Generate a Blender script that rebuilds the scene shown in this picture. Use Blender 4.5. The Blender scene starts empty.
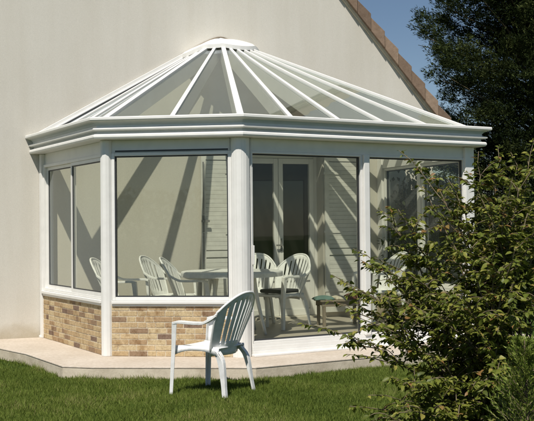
import bpy, bmesh, math, random
import numpy as np
from mathutils import Vector, Matrix

R_ = math.radians
rnd = random.Random(7)
rng = np.random.default_rng(11)
scene = bpy.context.scene
COL = scene.collection

# ------------------------------------------------------------------ materials
def mat(name, build):
    m = bpy.data.materials.new(name)
    m.use_nodes = True
    nt = m.node_tree
    for n in list(nt.nodes):
        nt.nodes.remove(n)
    out = nt.nodes.new('ShaderNodeOutputMaterial')
    sh = build(nt)
    nt.links.new(sh, out.inputs['Surface'])
    return m

def N(nt, t, **kw):
    n = nt.nodes.new(t)
    for k, v in kw.items():
        if hasattr(n, k):
            setattr(n, k, v)
        else:
            n.inputs[k].default_value = v
    return n

def ramp(nt, fac, stops, interp='LINEAR'):
    r = nt.nodes.new('ShaderNodeValToRGB')
    r.color_ramp.interpolation = interp
    els = r.color_ramp.elements
    while len(els) > 1:
        els.remove(els[-1])
    els[0].position = stops[0][0]; els[0].color = (*stops[0][1], 1)
    for p, c in stops[1:]:
        e = els.new(p); e.color = (*c, 1)
    nt.links.new(fac, r.inputs['Fac'])
    return r.outputs['Color']

def noise(nt, scale, detail=4, rough=0.55, vec=None):
    n = nt.nodes.new('ShaderNodeTexNoise')
    n.inputs['Scale'].default_value = scale
    n.inputs['Detail'].default_value = detail
    n.inputs['Roughness'].default_value = rough
    if vec is None:
        tc = nt.nodes.new('ShaderNodeTexCoord'); vec = tc.outputs['Object']
    nt.links.new(vec, n.inputs['Vector'])
    return n.outputs['Fac']

def bump(nt, h, strength, dist):
    b = nt.nodes.new('ShaderNodeBump')
    b.inputs['Strength'].default_value = strength
    b.inputs['Distance'].default_value = dist
    nt.links.new(h, b.inputs['Height'])
    return b.outputs['Normal']

def pbsdf(nt, color=None, rough=0.5, normal=None, spec=0.5, metallic=0.0, col=None):
    p = nt.nodes.new('ShaderNodeBsdfPrincipled')
    p.inputs['Roughness'].default_value = rough
    p.inputs['Metallic'].default_value = metallic
    p.inputs['Specular IOR Level'].default_value = spec
    if col is not None:
        nt.links.new(col, p.inputs['Base Color'])
    else:
        p.inputs['Base Color'].default_value = (*color, 1)
    if normal is not None:
        nt.links.new(normal, p.inputs['Normal'])
    return p

def mixc(nt, a, b, fac, mode='MIX'):
    m = nt.nodes.new('ShaderNodeMixRGB'); m.blend_type = mode
    for i, v in ((1, a), (2, b)):
        if isinstance(v, tuple): m.inputs[i].default_value = (*v, 1)
        else: nt.links.new(v, m.inputs[i])
    if isinstance(fac, float): m.inputs[0].default_value = fac
    else: nt.links.new(fac, m.inputs[0])
    return m.outputs[0]

def m_render(nt):
    big = ramp(nt, noise(nt, 0.55, 5, 0.6), [(0.3, (0.64, 0.61, 0.55)), (0.7, (0.69, 0.66, 0.60))])
    fine = ramp(nt, noise(nt, 160, 2), [(0.3, (0.84, 0.84, 0.83)), (0.7, (1, 1, 1))])
    # rain-wash stains: noise stretched vertically
    tc = nt.nodes.new('ShaderNodeTexCoord'); mp = nt.nodes.new('ShaderNodeMapping')
    mp.inputs['Scale'].default_value = (3.5, 3.5, 0.35)
    nt.links.new(tc.outputs['Object'], mp.inputs['Vector'])
    st = ramp(nt, noise(nt, 1.0, 4, 0.6, mp.outputs['Vector']), [(0.25, (0.93, 0.92, 0.90)), (0.6, (1, 1, 1))])
    # dirt splashed up from the terrace along the foot of the wall
    sp = nt.nodes.new('ShaderNodeSeparateXYZ'); nt.links.new(tc.outputs['Object'], sp.inputs[0])
    ad = nt.nodes.new('ShaderNodeMath'); ad.operation = 'MULTIPLY_ADD'; ad.inputs[1].default_value = 0.35
    nt.links.new(noise(nt, 5, 4), ad.inputs[0]); nt.links.new(sp.outputs[2], ad.inputs[2])
    ft = ramp(nt, ad.outputs[0], [(0.17, (0.74, 0.69, 0.60)), (0.38, (1, 1, 1))])
    c = mixc(nt, mixc(nt, mixc(nt, big, fine, 1.0, 'MULTIPLY'), st, 1.0, 'MULTIPLY'), ft, 1.0, 'MULTIPLY')
    return pbsdf(nt, rough=0.95, spec=0.1, col=c, normal=bump(nt, noise(nt, 170, 4, 0.65), 0.4, 0.004)).outputs[0]

def m_pvc(nt):
    c = ramp(nt, noise(nt, 7, 5, 0.6), [(0.25, (0.73, 0.72, 0.69)), (0.6, (0.79, 0.78, 0.75))])
    return pbsdf(nt, rough=0.32, spec=0.5, col=c).outputs[0]

def m_plastic(nt):
    c = ramp(nt, noise(nt, 18, 4, 0.65), [(0.25, (0.66, 0.66, 0.64)), (0.6, (0.80, 0.80, 0.79))])
    return pbsdf(nt, rough=0.42, spec=0.5, col=c, normal=bump(nt, noise(nt, 300, 2), 0.08, 0.002)).outputs[0]

def m_dark(nt):
    return pbsdf(nt, (0.035, 0.037, 0.04), 0.5).outputs[0]

def m_glass(tint, ior=1.5, dust=0.03):
    def f(nt):
        tr = N(nt, 'ShaderNodeBsdfTransparent'); tr.inputs['Color'].default_value = (*tint, 1)
        gl = N(nt, 'ShaderNodeBsdfGlossy'); gl.inputs['Roughness'].default_value = 0.015
        gl.inputs['Color'].default_value = (0.86, 0.93, 1.0, 1)
        fr = N(nt, 'ShaderNodeFresnel'); fr.inputs['IOR'].default_value = ior
        ge = N(nt, 'ShaderNodeNewGeometry'); iv = N(nt, 'ShaderNodeMath'); iv.operation = 'SUBTRACT'; iv.inputs[0].default_value = 1.0
        nt.links.new(ge.outputs['Backfacing'], iv.inputs[1])
        mu = N(nt, 'ShaderNodeMath'); mu.operation = 'MULTIPLY'
        nt.links.new(fr.outputs[0], mu.inputs[0]); nt.links.new(iv.outputs[0], mu.inputs[1])
        m1 = N(nt, 'ShaderNodeMixShader')
        nt.links.new(mu.outputs[0], m1.inputs[0]); nt.links.new(tr.outputs[0], m1.inputs[1]); nt.links.new(gl.outputs[0], m1.inputs[2])
        df = N(nt, 'ShaderNodeBsdfDiffuse'); df.inputs['Color'].default_value = (0.6, 0.58, 0.5, 1)
        dn = ramp(nt, noise(nt, 3.5, 5, 0.6), [(0.3, (dust * 0.3,) * 3), (0.75, (dust * 1.6,) * 3)])
        m2 = N(nt, 'ShaderNodeMixShader')
        nt.links.new(dn, m2.inputs[0]); nt.links.new(m1.outputs[0], m2.inputs[1]); nt.links.new(df.outputs[0], m2.inputs[2])
        return m2.outputs[0]
    return f

def attr(nt, name):
    a = nt.nodes.new('ShaderNodeAttribute'); a.attribute_name = name
    return a.outputs['Fac']

def m_brick(nt):
    c = ramp(nt, attr(nt, 'var'), [(0.0, (0.62, 0.55, 0.43)), (0.05, (0.55, 0.43, 0.26)), (0.22, (0.59, 0.48, 0.305)),
                                   (0.44, (0.50, 0.375, 0.225)), (0.55, (0.57, 0.44, 0.27)), (0.78, (0.43, 0.305, 0.185)),
                                   (0.90, (0.32, 0.225, 0.15)), (0.955, (0.24, 0.17, 0.13))], 'CONSTANT')
    patch = ramp(nt, noise(nt, 11, 5, 0.7), [(0.35, (0.62, 0.52, 0.42)), (0.5, (1, 1, 1)), (0.66, (1.08, 1.05, 0.98))])
    c = mixc(nt, c, patch, 0.8, 'MULTIPLY')
    n = ramp(nt, noise(nt, 55, 5, 0.75), [(0.3, (0.66, 0.62, 0.56)), (0.62, (1.0, 1.0, 1.0))])
    return pbsdf(nt, rough=0.9, spec=0.15, col=mixc(nt, c, n, 1.0, 'MULTIPLY'), normal=bump(nt, noise(nt, 120, 4), 0.5, 0.006)).outputs[0]

def m_terrace(nt):
    c = ramp(nt, noise(nt, 1.6, 6, 0.65), [(0.3, (0.50, 0.43, 0.355)), (0.7, (0.62, 0.55, 0.475))])
    n = ramp(nt, noise(nt, 24, 6, 0.75), [(0.35, (0.80, 0.78, 0.74)), (0.6, (1, 1, 1))])
    return pbsdf(nt, rough=0.8, spec=0.25, col=mixc(nt, c, n, 1.0, 'MULTIPLY'), normal=bump(nt, noise(nt, 60, 4), 0.3, 0.004)).outputs[0]

def m_concrete(nt):
    c = ramp(nt, noise(nt, 3.0, 6, 0.7), [(0.3, (0.42, 0.36, 0.27)), (0.55, (0.60, 0.53, 0.42)), (0.75, (0.66, 0.59, 0.48))])
    return pbsdf(nt, rough=0.95, spec=0.1, col=c, normal=bump(nt, noise(nt, 45, 5), 0.3, 0.006)).outputs[0]

def m_lawn(nt):
    c = ramp(nt, noise(nt, 2.5, 8, 0.75), [(0.3, (0.030, 0.050, 0.010)), (0.55, (0.050, 0.085, 0.016)), (0.75, (0.075, 0.10, 0.025))])
    return pbsdf(nt, rough=0.95, spec=0.1, col=c, normal=bump(nt, noise(nt, 60, 5), 0.8, 0.03)).outputs[0]

def m_leaf(stops, trans=0.35, rough=0.5, spec=0.25):
    def f(nt):
        c = ramp(nt, attr(nt, 'var'), stops)
        p = pbsdf(nt, rough=rough, spec=spec, col=c)
        t = nt.nodes.new('ShaderNodeBsdfTranslucent'); nt.links.new(c, t.inputs['Color'])
        m = nt.nodes.new('ShaderNodeMixShader'); m.inputs[0].default_value = trans
        nt.links.new(p.outputs[0], m.inputs[1]); nt.links.new(t.outputs[0], m.inputs[2])
        return m.outputs[0]
    return f

def m_bark(nt):
    c = ramp(nt, noise(nt, 25, 4), [(0.3, (0.11, 0.085, 0.055)), (0.7, (0.22, 0.18, 0.12))])
    return pbsdf(nt, rough=0.9, spec=0.1, col=c).outputs[0]

def m_tile(nt):
    c = ramp(nt, attr(nt, 'var'), [(0, (0.19, 0.135, 0.10)), (0.5, (0.26, 0.185, 0.135)), (1, (0.34, 0.25, 0.185))])
    n = ramp(nt, noise(nt, 20, 5, 0.7), [(0.3, (0.7, 0.68, 0.65)), (0.7, (1, 1, 1))])
    return pbsdf(nt, rough=0.85, spec=0.2, col=mixc(nt, c, n, 1.0, 'MULTIPLY'), normal=bump(nt, noise(nt, 80, 4), 0.4, 0.006)).outputs[0]

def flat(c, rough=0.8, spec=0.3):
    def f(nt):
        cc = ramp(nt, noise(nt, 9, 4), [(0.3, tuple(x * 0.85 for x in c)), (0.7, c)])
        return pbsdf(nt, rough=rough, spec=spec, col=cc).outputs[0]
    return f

M = dict(
    render=mat('beige_render', m_render), pvc=mat('white_pvc', m_pvc), plastic=mat('white_resin', m_plastic),
    dark=mat('dark_gasket', m_dark), glass=mat('window_glass', m_glass((0.955, 0.96, 0.92), 1.5, 0.006)),
    roofglass=mat('roof_glass', m_glass((0.90, 0.915, 0.875), 2.7, 0.010)),
    brick=mat('buff_brick', m_brick), terrace=mat('terrace_stone', m_terrace), concrete=mat('concrete_edge', m_concrete),
    lawn=mat('lawn_soil', m_lawn), bark=mat('bark', m_bark), tile=mat('roof_tile', m_tile),
    grass=mat('grass_blade', m_leaf([(0, (0.085, 0.125, 0.018)), (0.5, (0.145, 0.195, 0.030)), (0.85, (0.21, 0.25, 0.055)), (0.97, (0.32, 0.29, 0.12))], 0.3, 0.7)),
    leaf=mat('shrub_leaf', m_leaf([(0, (0.055, 0.072, 0.014)), (0.35, (0.125, 0.155, 0.025)), (0.65, (0.185, 0.20, 0.036)), (0.90, (0.29, 0.28, 0.065)), (0.985, (0.24, 0.14, 0.05))], 0.3, 0.45)),
    fir=mat('fir_needle', m_leaf([(0, (0.012, 0.020, 0.008)), (0.5, (0.036, 0.052, 0.018)), (1, (0.10, 0.12, 0.04))], 0.25, 1.0, 0.05)),
    hedge=mat('hedge_leaf', m_leaf([(0, (0.014, 0.022, 0.007)), (0.6, (0.028, 0.042, 0.012)), (1, (0.055, 0.07, 0.02))], 0.2, 0.6)),
    young=mat('young_needle', m_leaf([(0, (0.12, 0.17, 0.03)), (0.6, (0.20, 0.26, 0.045)), (1, (0.30, 0.34, 0.08))], 0.3, 0.55)),
    shutter=mat('shutter_paint', flat((0.74, 0.73, 0.68), 0.5)), floor=mat('floor_tile', flat((0.42, 0.38, 0.32), 0.45)),
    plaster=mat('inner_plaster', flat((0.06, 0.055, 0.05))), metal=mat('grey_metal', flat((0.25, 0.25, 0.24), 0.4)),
    teal=mat('teal_cloth', flat((0.12, 0.20, 0.18))), cream=mat('cream_cloth', flat((0.55, 0.50, 0.40))),
    red=mat('dark_red_cloth', flat((0.13, 0.045, 0.035))), wood=mat('grey_wood', flat((0.30, 0.25, 0.19))),
    cushion=mat('dark_cushion', flat((0.035, 0.035, 0.04))), curtain=mat('curtain_cloth', flat((0.20, 0.19, 0.17))),
)

# ------------------------------------------------------------------ mesh helpers
class MB:
    def __init__(s): s.v = []; s.f = []; s.a = []
    def add(s, vs, fs, var=0.5):
        b = len(s.v); s.v += [tuple(v) for v in vs]; s.f += [tuple(b + i for i in f) for f in fs]; s.a += [var] * len(fs)
    def hexa(s, p, var=0.5):   # p: 8 points, bottom 4 ccw then top 4
        s.add(p, [(0, 3, 2, 1), (4, 5, 6, 7), (0, 1, 5, 4), (1, 2, 6, 5), (2, 3, 7, 6), (3, 0, 4, 7)], var)
    def box(s, x0, x1, y0, y1, z0, z1, var=0.5):
        s.hexa([(x0, y0, z0), (x1, y0, z0), (x1, y1, z0), (x0, y1, z0), (x0, y0, z1), (x1, y0, z1), (x1, y1, z1), (x0, y1, z1)], var)
    def prism(s, poly, z0, z1, var=0.5):  # poly xy list
        n = len(poly)
        vs = [(x, y, z0) for x, y in poly] + [(x, y, z1) for x, y in poly]
        fs = [tuple(range(n - 1, -1, -1)), tuple(range(n, 2 * n))] + [(i, (i + 1) % n, n + (i + 1) % n, n + i) for i in range(n)]
        s.add(vs, fs, var)
    def bar(s, p, q, w, h, up=Vector((0, 0, 1)), w2=None, drop=0.0, var=0.5):
        p = Vector(p); q = Vector(q); d = (q - p).normalized()
        side = d.cross(up).normalized(); u = side.cross(d).normalized()
        w2 = w if w2 is None else w2
        vs = []
        for P, ww in ((p, w), (q, w2)):
            vs += [P - side * ww / 2 - u * (h + drop), P + side * ww / 2 - u * (h + drop), P + side * ww / 2 - u * drop, P - side * ww / 2 - u * drop]
        s.add(vs, [(3, 2, 1, 0), (4, 5, 6, 7), (0, 1, 5, 4), (1, 2, 6, 5), (2, 3, 7, 6), (3, 0, 4, 7)], var)
    def tube(s, pts, rads, n=8, var=0.5):
        pts = [Vector(p) for p in pts]; rings = []
        for i, p in enumerate(pts):
            d = (pts[min(i + 1, len(pts) - 1)] - pts[max(i - 1, 0)]).normalized()
            a = d.cross(Vector((0.31, 0.17, 0.93))).normalized(); b = d.cross(a)
            rings.append([p + (a * math.cos(2 * math.pi * k / n) + b * math.sin(2 * math.pi * k / n)) * rads[i] for k in range(n)])
        vs = [v for r in rings for v in r]; fs = []
        for i in range(len(pts) - 1):
            for k in range(n):
                fs.append((i * n + k, i * n + (k + 1) % n, (i + 1) * n + (k + 1) % n, (i + 1) * n + k))
        fs.append(tuple(range(n - 1, -1, -1))); fs.append(tuple((len(pts) - 1) * n + k for k in range(n)))
        s.add(vs, fs, var)
    def build(s, name, m, parent=None, bevel=0.0, smooth=False, fix=True):
        me = bpy.data.meshes.new(name)
        me.from_pydata(s.v, [], s.f)
        if fix:
            bm = bmesh.new(); bm.from_mesh(me)
            lay = bm.faces.layers.float.new('var')
            for f, a in zip(bm.faces, s.a): f[lay] = a
            bmesh.ops.recalc_face_normals(bm, faces=bm.faces)
            bm.to_mesh(me); bm.free()
        else:
            at = me.attributes.new('var', 'FLOAT', 'FACE'); at.data.foreach_set('value', s.a)
        me.materials.append(m)
        if smooth:
            me.polygons.foreach_set('use_smooth', [True] * len(me.polygons))
        o = bpy.data.objects.new(name, me); COL.objects.link(o)
        if parent: o.parent = parent
        if bevel:
            b = o.modifiers.new('bevel', 'BEVEL'); b.width = bevel; b.segments = 2; b.limit_method = 'ANGLE'; b.angle_limit = R_(35)
        return o

def np_mesh(name, verts, faces, var, m, parent=None, nper=4, smooth=False):
    """fast mesh from numpy arrays; faces (F,nper)"""
    me = bpy.data.meshes.new(name)
    me.vertices.add(len(verts)); me.vertices.foreach_set('co', verts.astype(np.float32).ravel())
    F = len(faces)
    me.loops.add(F * nper); me.loops.foreach_set('vertex_index', faces.astype(np.int32).ravel())
    me.polygons.add(F); me.polygons.foreach_set('loop_start', (np.arange(F) * nper).astype(np.int32))
    at = me.attributes.new('var', 'FLOAT', 'FACE'); at.data.foreach_set('value', var.astype(np.float32))
    me.update(calc_edges=True); me.validate()
    me.materials.append(m)
    o = bpy.data.objects.new(name, me); COL.objects.link(o)
    if parent: o.parent = parent
    return o

def leaves(name, C, D, Nn, L, W, var, m, parent=None, fold=0.25, shape=2):
    """leaf blades: centres base C, direction D, normal Nn. shape 1 = diamond of 2 tris, 2 = pointed oval of 6 tris"""
    n = len(C)
    D = D / np.linalg.norm(D, axis=1, keepdims=True)
    S = np.cross(D, Nn); S /= np.linalg.norm(S, axis=1, keepdims=True) + 1e-9
    U = np.cross(S, D)
    L = L[:, None]; W = W[:, None]
    if shape == 1:
        V = np.stack([C, C + D * L * .45 + S * W * .5 + U * W * fold, C + D * L, C + D * L * .45 - S * W * .5 + U * W * fold], 1)
        F = np.array([[0, 1, 2], [0, 2, 3]])
    else:
        droop = -U * L * .12
        V = np.stack([C,
                      C + D * L * .28 + S * W * .42 + U * W * fold, C + D * L * .62 + S * W * .40 + U * W * fold + droop * .5, C + D * L + droop * 1.6,
                      C + D * L * .62 - S * W * .40 + U * W * fold + droop * .5, C + D * L * .28 - S * W * .42 + U * W * fold,
                      C + D * L * .30, C + D * L * .65 + droop * .6], 1)
        F = np.array([[0, 1, 6], [6, 1, 2], [6, 2, 7], [7, 2, 3], [0, 6, 5], [6, 4, 5], [6, 7, 4], [7, 3, 4]])
    k = V.shape[1]
    faces = (F[None] + (np.arange(n) * k)[:, None, None]).reshape(-1, 3)
    return np_mesh(name, V.reshape(-1, 3), faces, np.repeat(var, len(F)), m, parent, 3)

def tag(o, label=None, cat=None, group=None, kind=None):
    if label: o['label'] = label
    if cat: o['category'] = cat
    if group: o['group'] = group
    if kind: o['kind'] = kind
    return o

def empty(name, loc=(0, 0, 0), rz=0.0):
    o = bpy.data.objects.new(name, None); COL.objects.link(o)
    o.location = loc; o.rotation_euler = (0, 0, rz); o.empty_display_size = 0.2
    return o

# ------------------------------------------------------------------ plan
# world: x right, y away from the viewer, z up, terrace top at z = 0
LW = Vector((-2.79, 12.70))                       # where the left window wall meets the house
wd = Vector((math.sin(R_(70)), math.cos(R_(70))))    # along the house wall, to the right
wn = Vector((wd.y, -wd.x))                          # out of the house wall
def W(t, n): return LW + wd * t + wn * n
P = [W(0, 0), Vector((-1.70, 10.77)), Vector((-0.27, 10.57)), Vector((2.42, 12.17)), W(4.70, 0)]
LAWN = -0.125
EAVE = 2.445

def offs(o, ext=0.0):
    """the plan polyline offset outward by o, mitred; ends run to the house wall"""
    lines = []
    for i in range(4):
        d = (P[i + 1] - P[i]).normalized(); nn = Vector((d.y, -d.x))
        lines.append((P[i] + nn * o, d))
    def isect(a, b):
        (p, d), (q, e) = a, b
        den = d.x * e.y - d.y * e.x
        t = ((q.x - p.x) * e.y - (q.y - p.y) * e.x) / den
        return p + d * t
    wall = (W(0, ext), wd)
    return [isect(lines[0], wall)] + [isect(lines[i], lines[i + 1]) for i in range(3)] + [isect(lines[3], wall)]

def seg(i, o0, o1, s0, s1, z0, z1, mb, var=0.5):
    """box on facet i between distances s0..s1 from its start, offsets o0..o1 (outward +), z0..z1"""
    d = (P[i + 1] - P[i]).normalized(); nn = Vector((d.y, -d.x)); a = P[i]
    pts = [a + d * s0 + nn * o1, a + d * s1 + nn * o1, a + d * s1 + nn * o0, a + d * s0 + nn * o0]
    mb.hexa([(p.x, p.y, z0) for p in pts] + [(p.x, p.y, z1) for p in pts], var)
def flen(i): return (P[i + 1] - P[i]).length

# ------------------------------------------------------------------ setting
g = MB(); g.add([(-200, -60, LAWN), (200, -60, LAWN), (200, 300, LAWN), (-200, 300, LAWN)], [(0, 1, 2, 3)])
tag(g.build('lawn', M['lawn']), kind='structure')

slab = [W(-0.95, 0), Vector((-2.62, 11.05)), Vector((-2.02, 10.02)), Vector((-1.70, 9.92)), Vector((-0.12, 9.80)), Vector((3.35, 11.86)), W(5.6, 0.0)]
def inset(poly, k):
    c = sum(poly, Vector((0, 0))) / len(poly)
    return [p + (c - p).normalized() * k for p in poly]
t_ = MB(); t_.prism([(p.x, p.y) for p in inset(slab, 0.004)], -0.3, -0.018)
te = t_.build('terrace_edge', M['concrete'], bevel=0.006); tag(te, kind='structure')
t_ = MB(); t_.prism([(p.x, p.y) for p in slab], -0.0175, 0.0)
tag(t_.build('terrace', M['terrace'], bevel=0.006), kind='structure')

# grass
def in_poly(x, y, poly):
    c = np.zeros(x.shape, bool); n = len(poly)
    for i in range(n):
        a, b = poly[i], poly[(i + 1) % n]
        cond = ((a.y > y) != (b.y > y)) & (x < (b.x - a.x) * (y - a.y) / (b.y - a.y + 1e-12) + a.x)
        c ^= cond
    return c
def grass():
    Cs = []
    for (x0, x1, y0, y1, n) in ((-3.4, 3.4, 7.2, 10.6, 250000), (-4.5, 5.5, 10.2, 13.0, 70000), (-5.0, 5.0, 4.0, 7.2, 45000), (3.5, 12, 12.0, 22, 30000)):
        Cs.append(np.stack([rng.uniform(x0, x1, n), rng.uniform(y0, y1, n), np.full(n, LAWN)], 1))
    C = np.concatenate(Cs)
    house = [W(-6, 0.0), W(5.62, 0.0), W(5.62, -9), W(-6, -9)]
    k = ~in_poly(C[:, 0], C[:, 1], slab) & ~in_poly(C[:, 0], C[:, 1], house)
    E = []
    for i in range(len(slab) - 1):
        a, b = slab[i], slab[i + 1]; m = int((b - a).length * 420); f = rng.random(m)[:, None]
        d = (b - a).normalized(); o = np.array([d.y, -d.x]) * (.012 + np.abs(rng.normal(0, .035, m)))[:, None]
        E.append(np.concatenate([np.array([a.x, a.y]) * (1 - f) + np.array([b.x, b.y]) * f + o, np.full((m, 1), LAWN)], 1))
    E = np.concatenate(E)
    keepE = (np.sin(E[:, 0] * 9) * np.sin(E[:, 0] * 23 + E[:, 1] * 17) > -.1)
    E = E[keepE]; nE = len(E)
    C = np.concatenate([C[k], E]); n = len(C)
    # clumpiness
    cl = (np.sin(C[:, 0] * 7.1 + 1.3 * np.sin(C[:, 1] * 5.3)) * np.sin(C[:, 1] * 6.7 + 1.7 * np.sin(C[:, 0] * 3.9)) * .5 + .5)
    h = (0.020 + 0.036 * rng.random(n) ** 1.3) * (0.6 + 0.7 * cl)
    h[-nE:] *= 1.55
    a = rng.uniform(0, 2 * np.pi, n); lean = rng.uniform(0.1, 0.95, n)
    D = np.stack([np.cos(a) * lean, np.sin(a) * lean, np.ones(n)], 1); D /= np.linalg.norm(D, axis=1, keepdims=True)
    b = rng.uniform(0, 2 * np.pi, n); w = 0.0032
    S = np.stack([np.cos(b), np.sin(b), np.zeros(n)], 1) * w
    V = np.stack([C - S, C + S, C + D * h[:, None]], 1).reshape(-1, 3)
    F = np.arange(3 * n).reshape(-1, 3)
    lf = np.sin(C[:, 0] * 1.9 + 2 * np.sin(C[:, 1] * 1.3)) * np.sin(C[:, 1] * 2.3 + 1.1 * np.sin(C[:, 0] * 2.7))
    var = np.clip(0.28 + 0.30 * cl + 0.24 * lf + rng.normal(0, 0.20, n), 0, 1)
    return np_mesh('grass', V, F, var, M['grass'], None, 3)
tag(grass(), 'short mown green grass of the lawn in front of the terrace', 'grass', kind='stuff')

# ------------------------------------------------------------------ house
house = empty('house', (*W(0, 0), 0))
tag(house, 'beige rendered gable house with brown tiled verge behind the white conservatory', 'house')
def hp(o):    # parent keeping world coordinates (house empty is unrotated)
    o.parent = house; o.location = -Vector(house.location); return o
T0, T1, O0, O1, OT = -4.5, 5.5, 2.63, 3.78, 2.34
RT, SL = 0.5, 1.13
def rz(t): return 2.93 + (T1 - t) * SL if t > RT else 2.93 + (T1 - RT) * SL - (RT - t) * SL
def gable(n_front, n_back, mb, hole=True):
    def poly(tz):
        k = len(tz)
        vs = [(*W(t, n_front), z) for t, z in tz] + [(*W(t, n_back), z) for t, z in tz]
        fs = [tuple(range(k)), tuple(range(2 * k - 1, k - 1, -1))] + [(i, (i + 1) % k, k + (i + 1) % k, k + i) for i in range(k)]
        mb.add(vs, fs)
    zb = LAWN - 0.1
    if hole:
        poly([(T0, zb), (O0, zb), (O0, rz(O0)), (RT, rz(RT)), (T0, rz(T0))])
        poly([(O1, zb), (T1, zb), (T1, rz(T1)), (O1, rz(O1))])
        poly([(O0, OT), (O1, OT), (O1, rz(O1)), (O0, rz(O0))])
        poly([(O0, zb), (O1, zb), (O1, 0.12), (O0, 0.12)])
    else:
        poly([(T0, zb), (T1, zb), (T1, rz(T1)), (RT, rz(RT)), (T0, rz(T0))])
mb = MB(); gable(0.0, -0.28, mb)
# side walls and back gable, floor of the room
DEP = -8.5
for (ta, tb) in ((T0, T0 + 0.28), (T1 - 0.28, T1)):
    q = [W(ta, -0.28), W(tb, -0.28), W(tb, DEP), W(ta, DEP)]
    mb.prism([(p.x, p.y) for p in q], LAWN - 0.1, 2.9)
gable(DEP, DEP - 0.28, mb, False)
hw = mb.build('wall', M['render']); hp(hw)
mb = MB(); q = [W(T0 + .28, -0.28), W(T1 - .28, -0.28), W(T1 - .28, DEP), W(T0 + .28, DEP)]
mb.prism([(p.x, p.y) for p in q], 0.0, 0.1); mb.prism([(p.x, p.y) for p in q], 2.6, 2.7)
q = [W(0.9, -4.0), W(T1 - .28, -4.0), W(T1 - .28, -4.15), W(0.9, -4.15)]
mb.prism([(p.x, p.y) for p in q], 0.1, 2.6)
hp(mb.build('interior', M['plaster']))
# roof slabs with courses of tiles
th = 0.10
hyp = math.sqrt(1 + SL * SL)
mb = MB()
for side in (1, -1):
    ncour = 26
    half = (T1 - RT) + 0.28
    for c in range(ncour):
        a0, a1 = half * c / ncour, half * (c + 1) / ncour + 0.02
        def pt(a, n, dz):
            t = RT + side * a; z = rz(RT) - a * SL + 0.03 + dz
            return (*W(t, n), z)
        nt_ = 1
        for k in range(nt_):
            n0, n1 = 0.0, DEP - 0.3
            mb.hexa([pt(a0, n0, 0), pt(a1, n0, 0.02), pt(a1, n1, 0.02), pt(a0, n1, 0), pt(a0, n0, .05), pt(a1, n0, .085), pt(a1, n1, .085), pt(a0, n1, .05)], rnd.random())
roof = mb.build('roof', M['tile']); hp(roof)
# verge tiles down both rakes: each an angled cap lapped over the next
mb = MB()
for side in (1, -1):
    L_ = 0.305 / hyp * 1.0
    k = 0; a = 0.0
    half = (T1 - RT) + 0.22
    nvt = int(half / L_)
    for k in range(nvt):
        a0 = half * k / nvt; a1 = half * (k + 1) / nvt + 0.035
        v = rnd.random()
        jit = rnd.uniform(-.004, .004)
        def pt(a, n, dz):
            t = RT + side * a; z = rz(RT) - a * SL + dz
            return (*W(t, n), z)
        # vertical skirt on the gable face (tapers: tail proud of the head below)
        for (n0, n1, zl0, zh0, zl1, zh1) in ((0.075, 0.048, 0.01, 0.185, 0.00, 0.235), (0.0725, -0.16, 0.14, 0.183, 0.18, 0.232)):
            dn = 0.024 + jit
            mb.hexa([pt(a0, n0, zl0), pt(a1, n0 + dn, zl1), pt(a1, n1, zl1), pt(a0, n1, zl0),
                     pt(a0, n0, zh0), pt(a1, n0 + dn, zh1), pt(a1, n1, zh1), pt(a0, n1, zh0)], v)
o = mb.build('verge', M['tile'], bevel=0.006); hp(o)
# mortar bed under the verge tiles
mb = MB()
for side in (1, -1):
    def pt(a, n, dz): return (*W(RT + side * a, n), rz(RT) - a * SL + dz)
    half = (T1 - RT) + 0.1
    mb.hexa([pt(0, .03, -.035), pt(half, .03, -.035), pt(half, 0.002, -.035), pt(0, 0.002, -.035), pt(0, .045, .03), pt(half, .045, .03), pt(half, .002, .03), pt(0, .002, .03)])
hp(mb.build('mortar_bed', M['concrete']))

# french door, recessed
def wbox(mb, t0, t1, n0, n1, z0, z1, var=.5):
    q = [W(t0, n1), W(t1, n1), W(t1, n0), W(t0, n0)]
    mb.hexa([(p.x, p.y, z0) for p in q] + [(p.x, p.y, z1) for p in q], var)
NB, NF = -0.255, -0.195
zb = 0.122
mb = MB()
wbox(mb, O0, O0 + .05, NB, NF, zb, OT); wbox(mb, O1 - .05, O1, NB, NF, zb, OT); wbox(mb, O0 + .05, O1 - .05, NB, NF, OT - .06, OT)
mid = (O0 + O1) / 2
leafs = []
for (a, b) in ((O0 + .052, mid - .003), (mid + .003, O1 - .052)):
    f0, f1 = NB + .012, NF + .012
    wbox(mb, a, a + .065, f0, f1, zb, OT - .062); wbox(mb, b - .065, b, f0, f1, zb, OT - .062)
    wbox(mb, a + .065, b - .065, f0, f1, OT - .135, OT - .062); wbox(mb, a + .065, b - .065, f0, f1, zb, zb + .09)
    wbox(mb, a + .065, b - .065, f0, f1, .60, .68)
    wbox(mb, a + .065, b - .065, f0 + .015, f1 - .015, zb + .09, .60)
fd = mb.build('french_door', M['pvc'], bevel=.004); hp(fd)
for (a, b) in ((O0 + .052, mid - .003), (mid + .003, O1 - .052)):
    m2 = MB(); wbox(m2, a + .066, b - .066, -.225, -.215, .681, OT - .136)
    p_ = m2.build('pane', M['glass'], fd)
m2 = MB(); wbox(m2, mid + .02, mid + .045, NF + .013, NF + .02, 1.0, 1.18); wbox(m2, mid - .05, mid + .04, NF + .045, NF + .06, 1.08, 1.1); wbox(m2, mid + .025, mid + .04, NF + .02, NF + .045, 1.08, 1.1)
m2.build('handle', M['metal'], fd)

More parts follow.
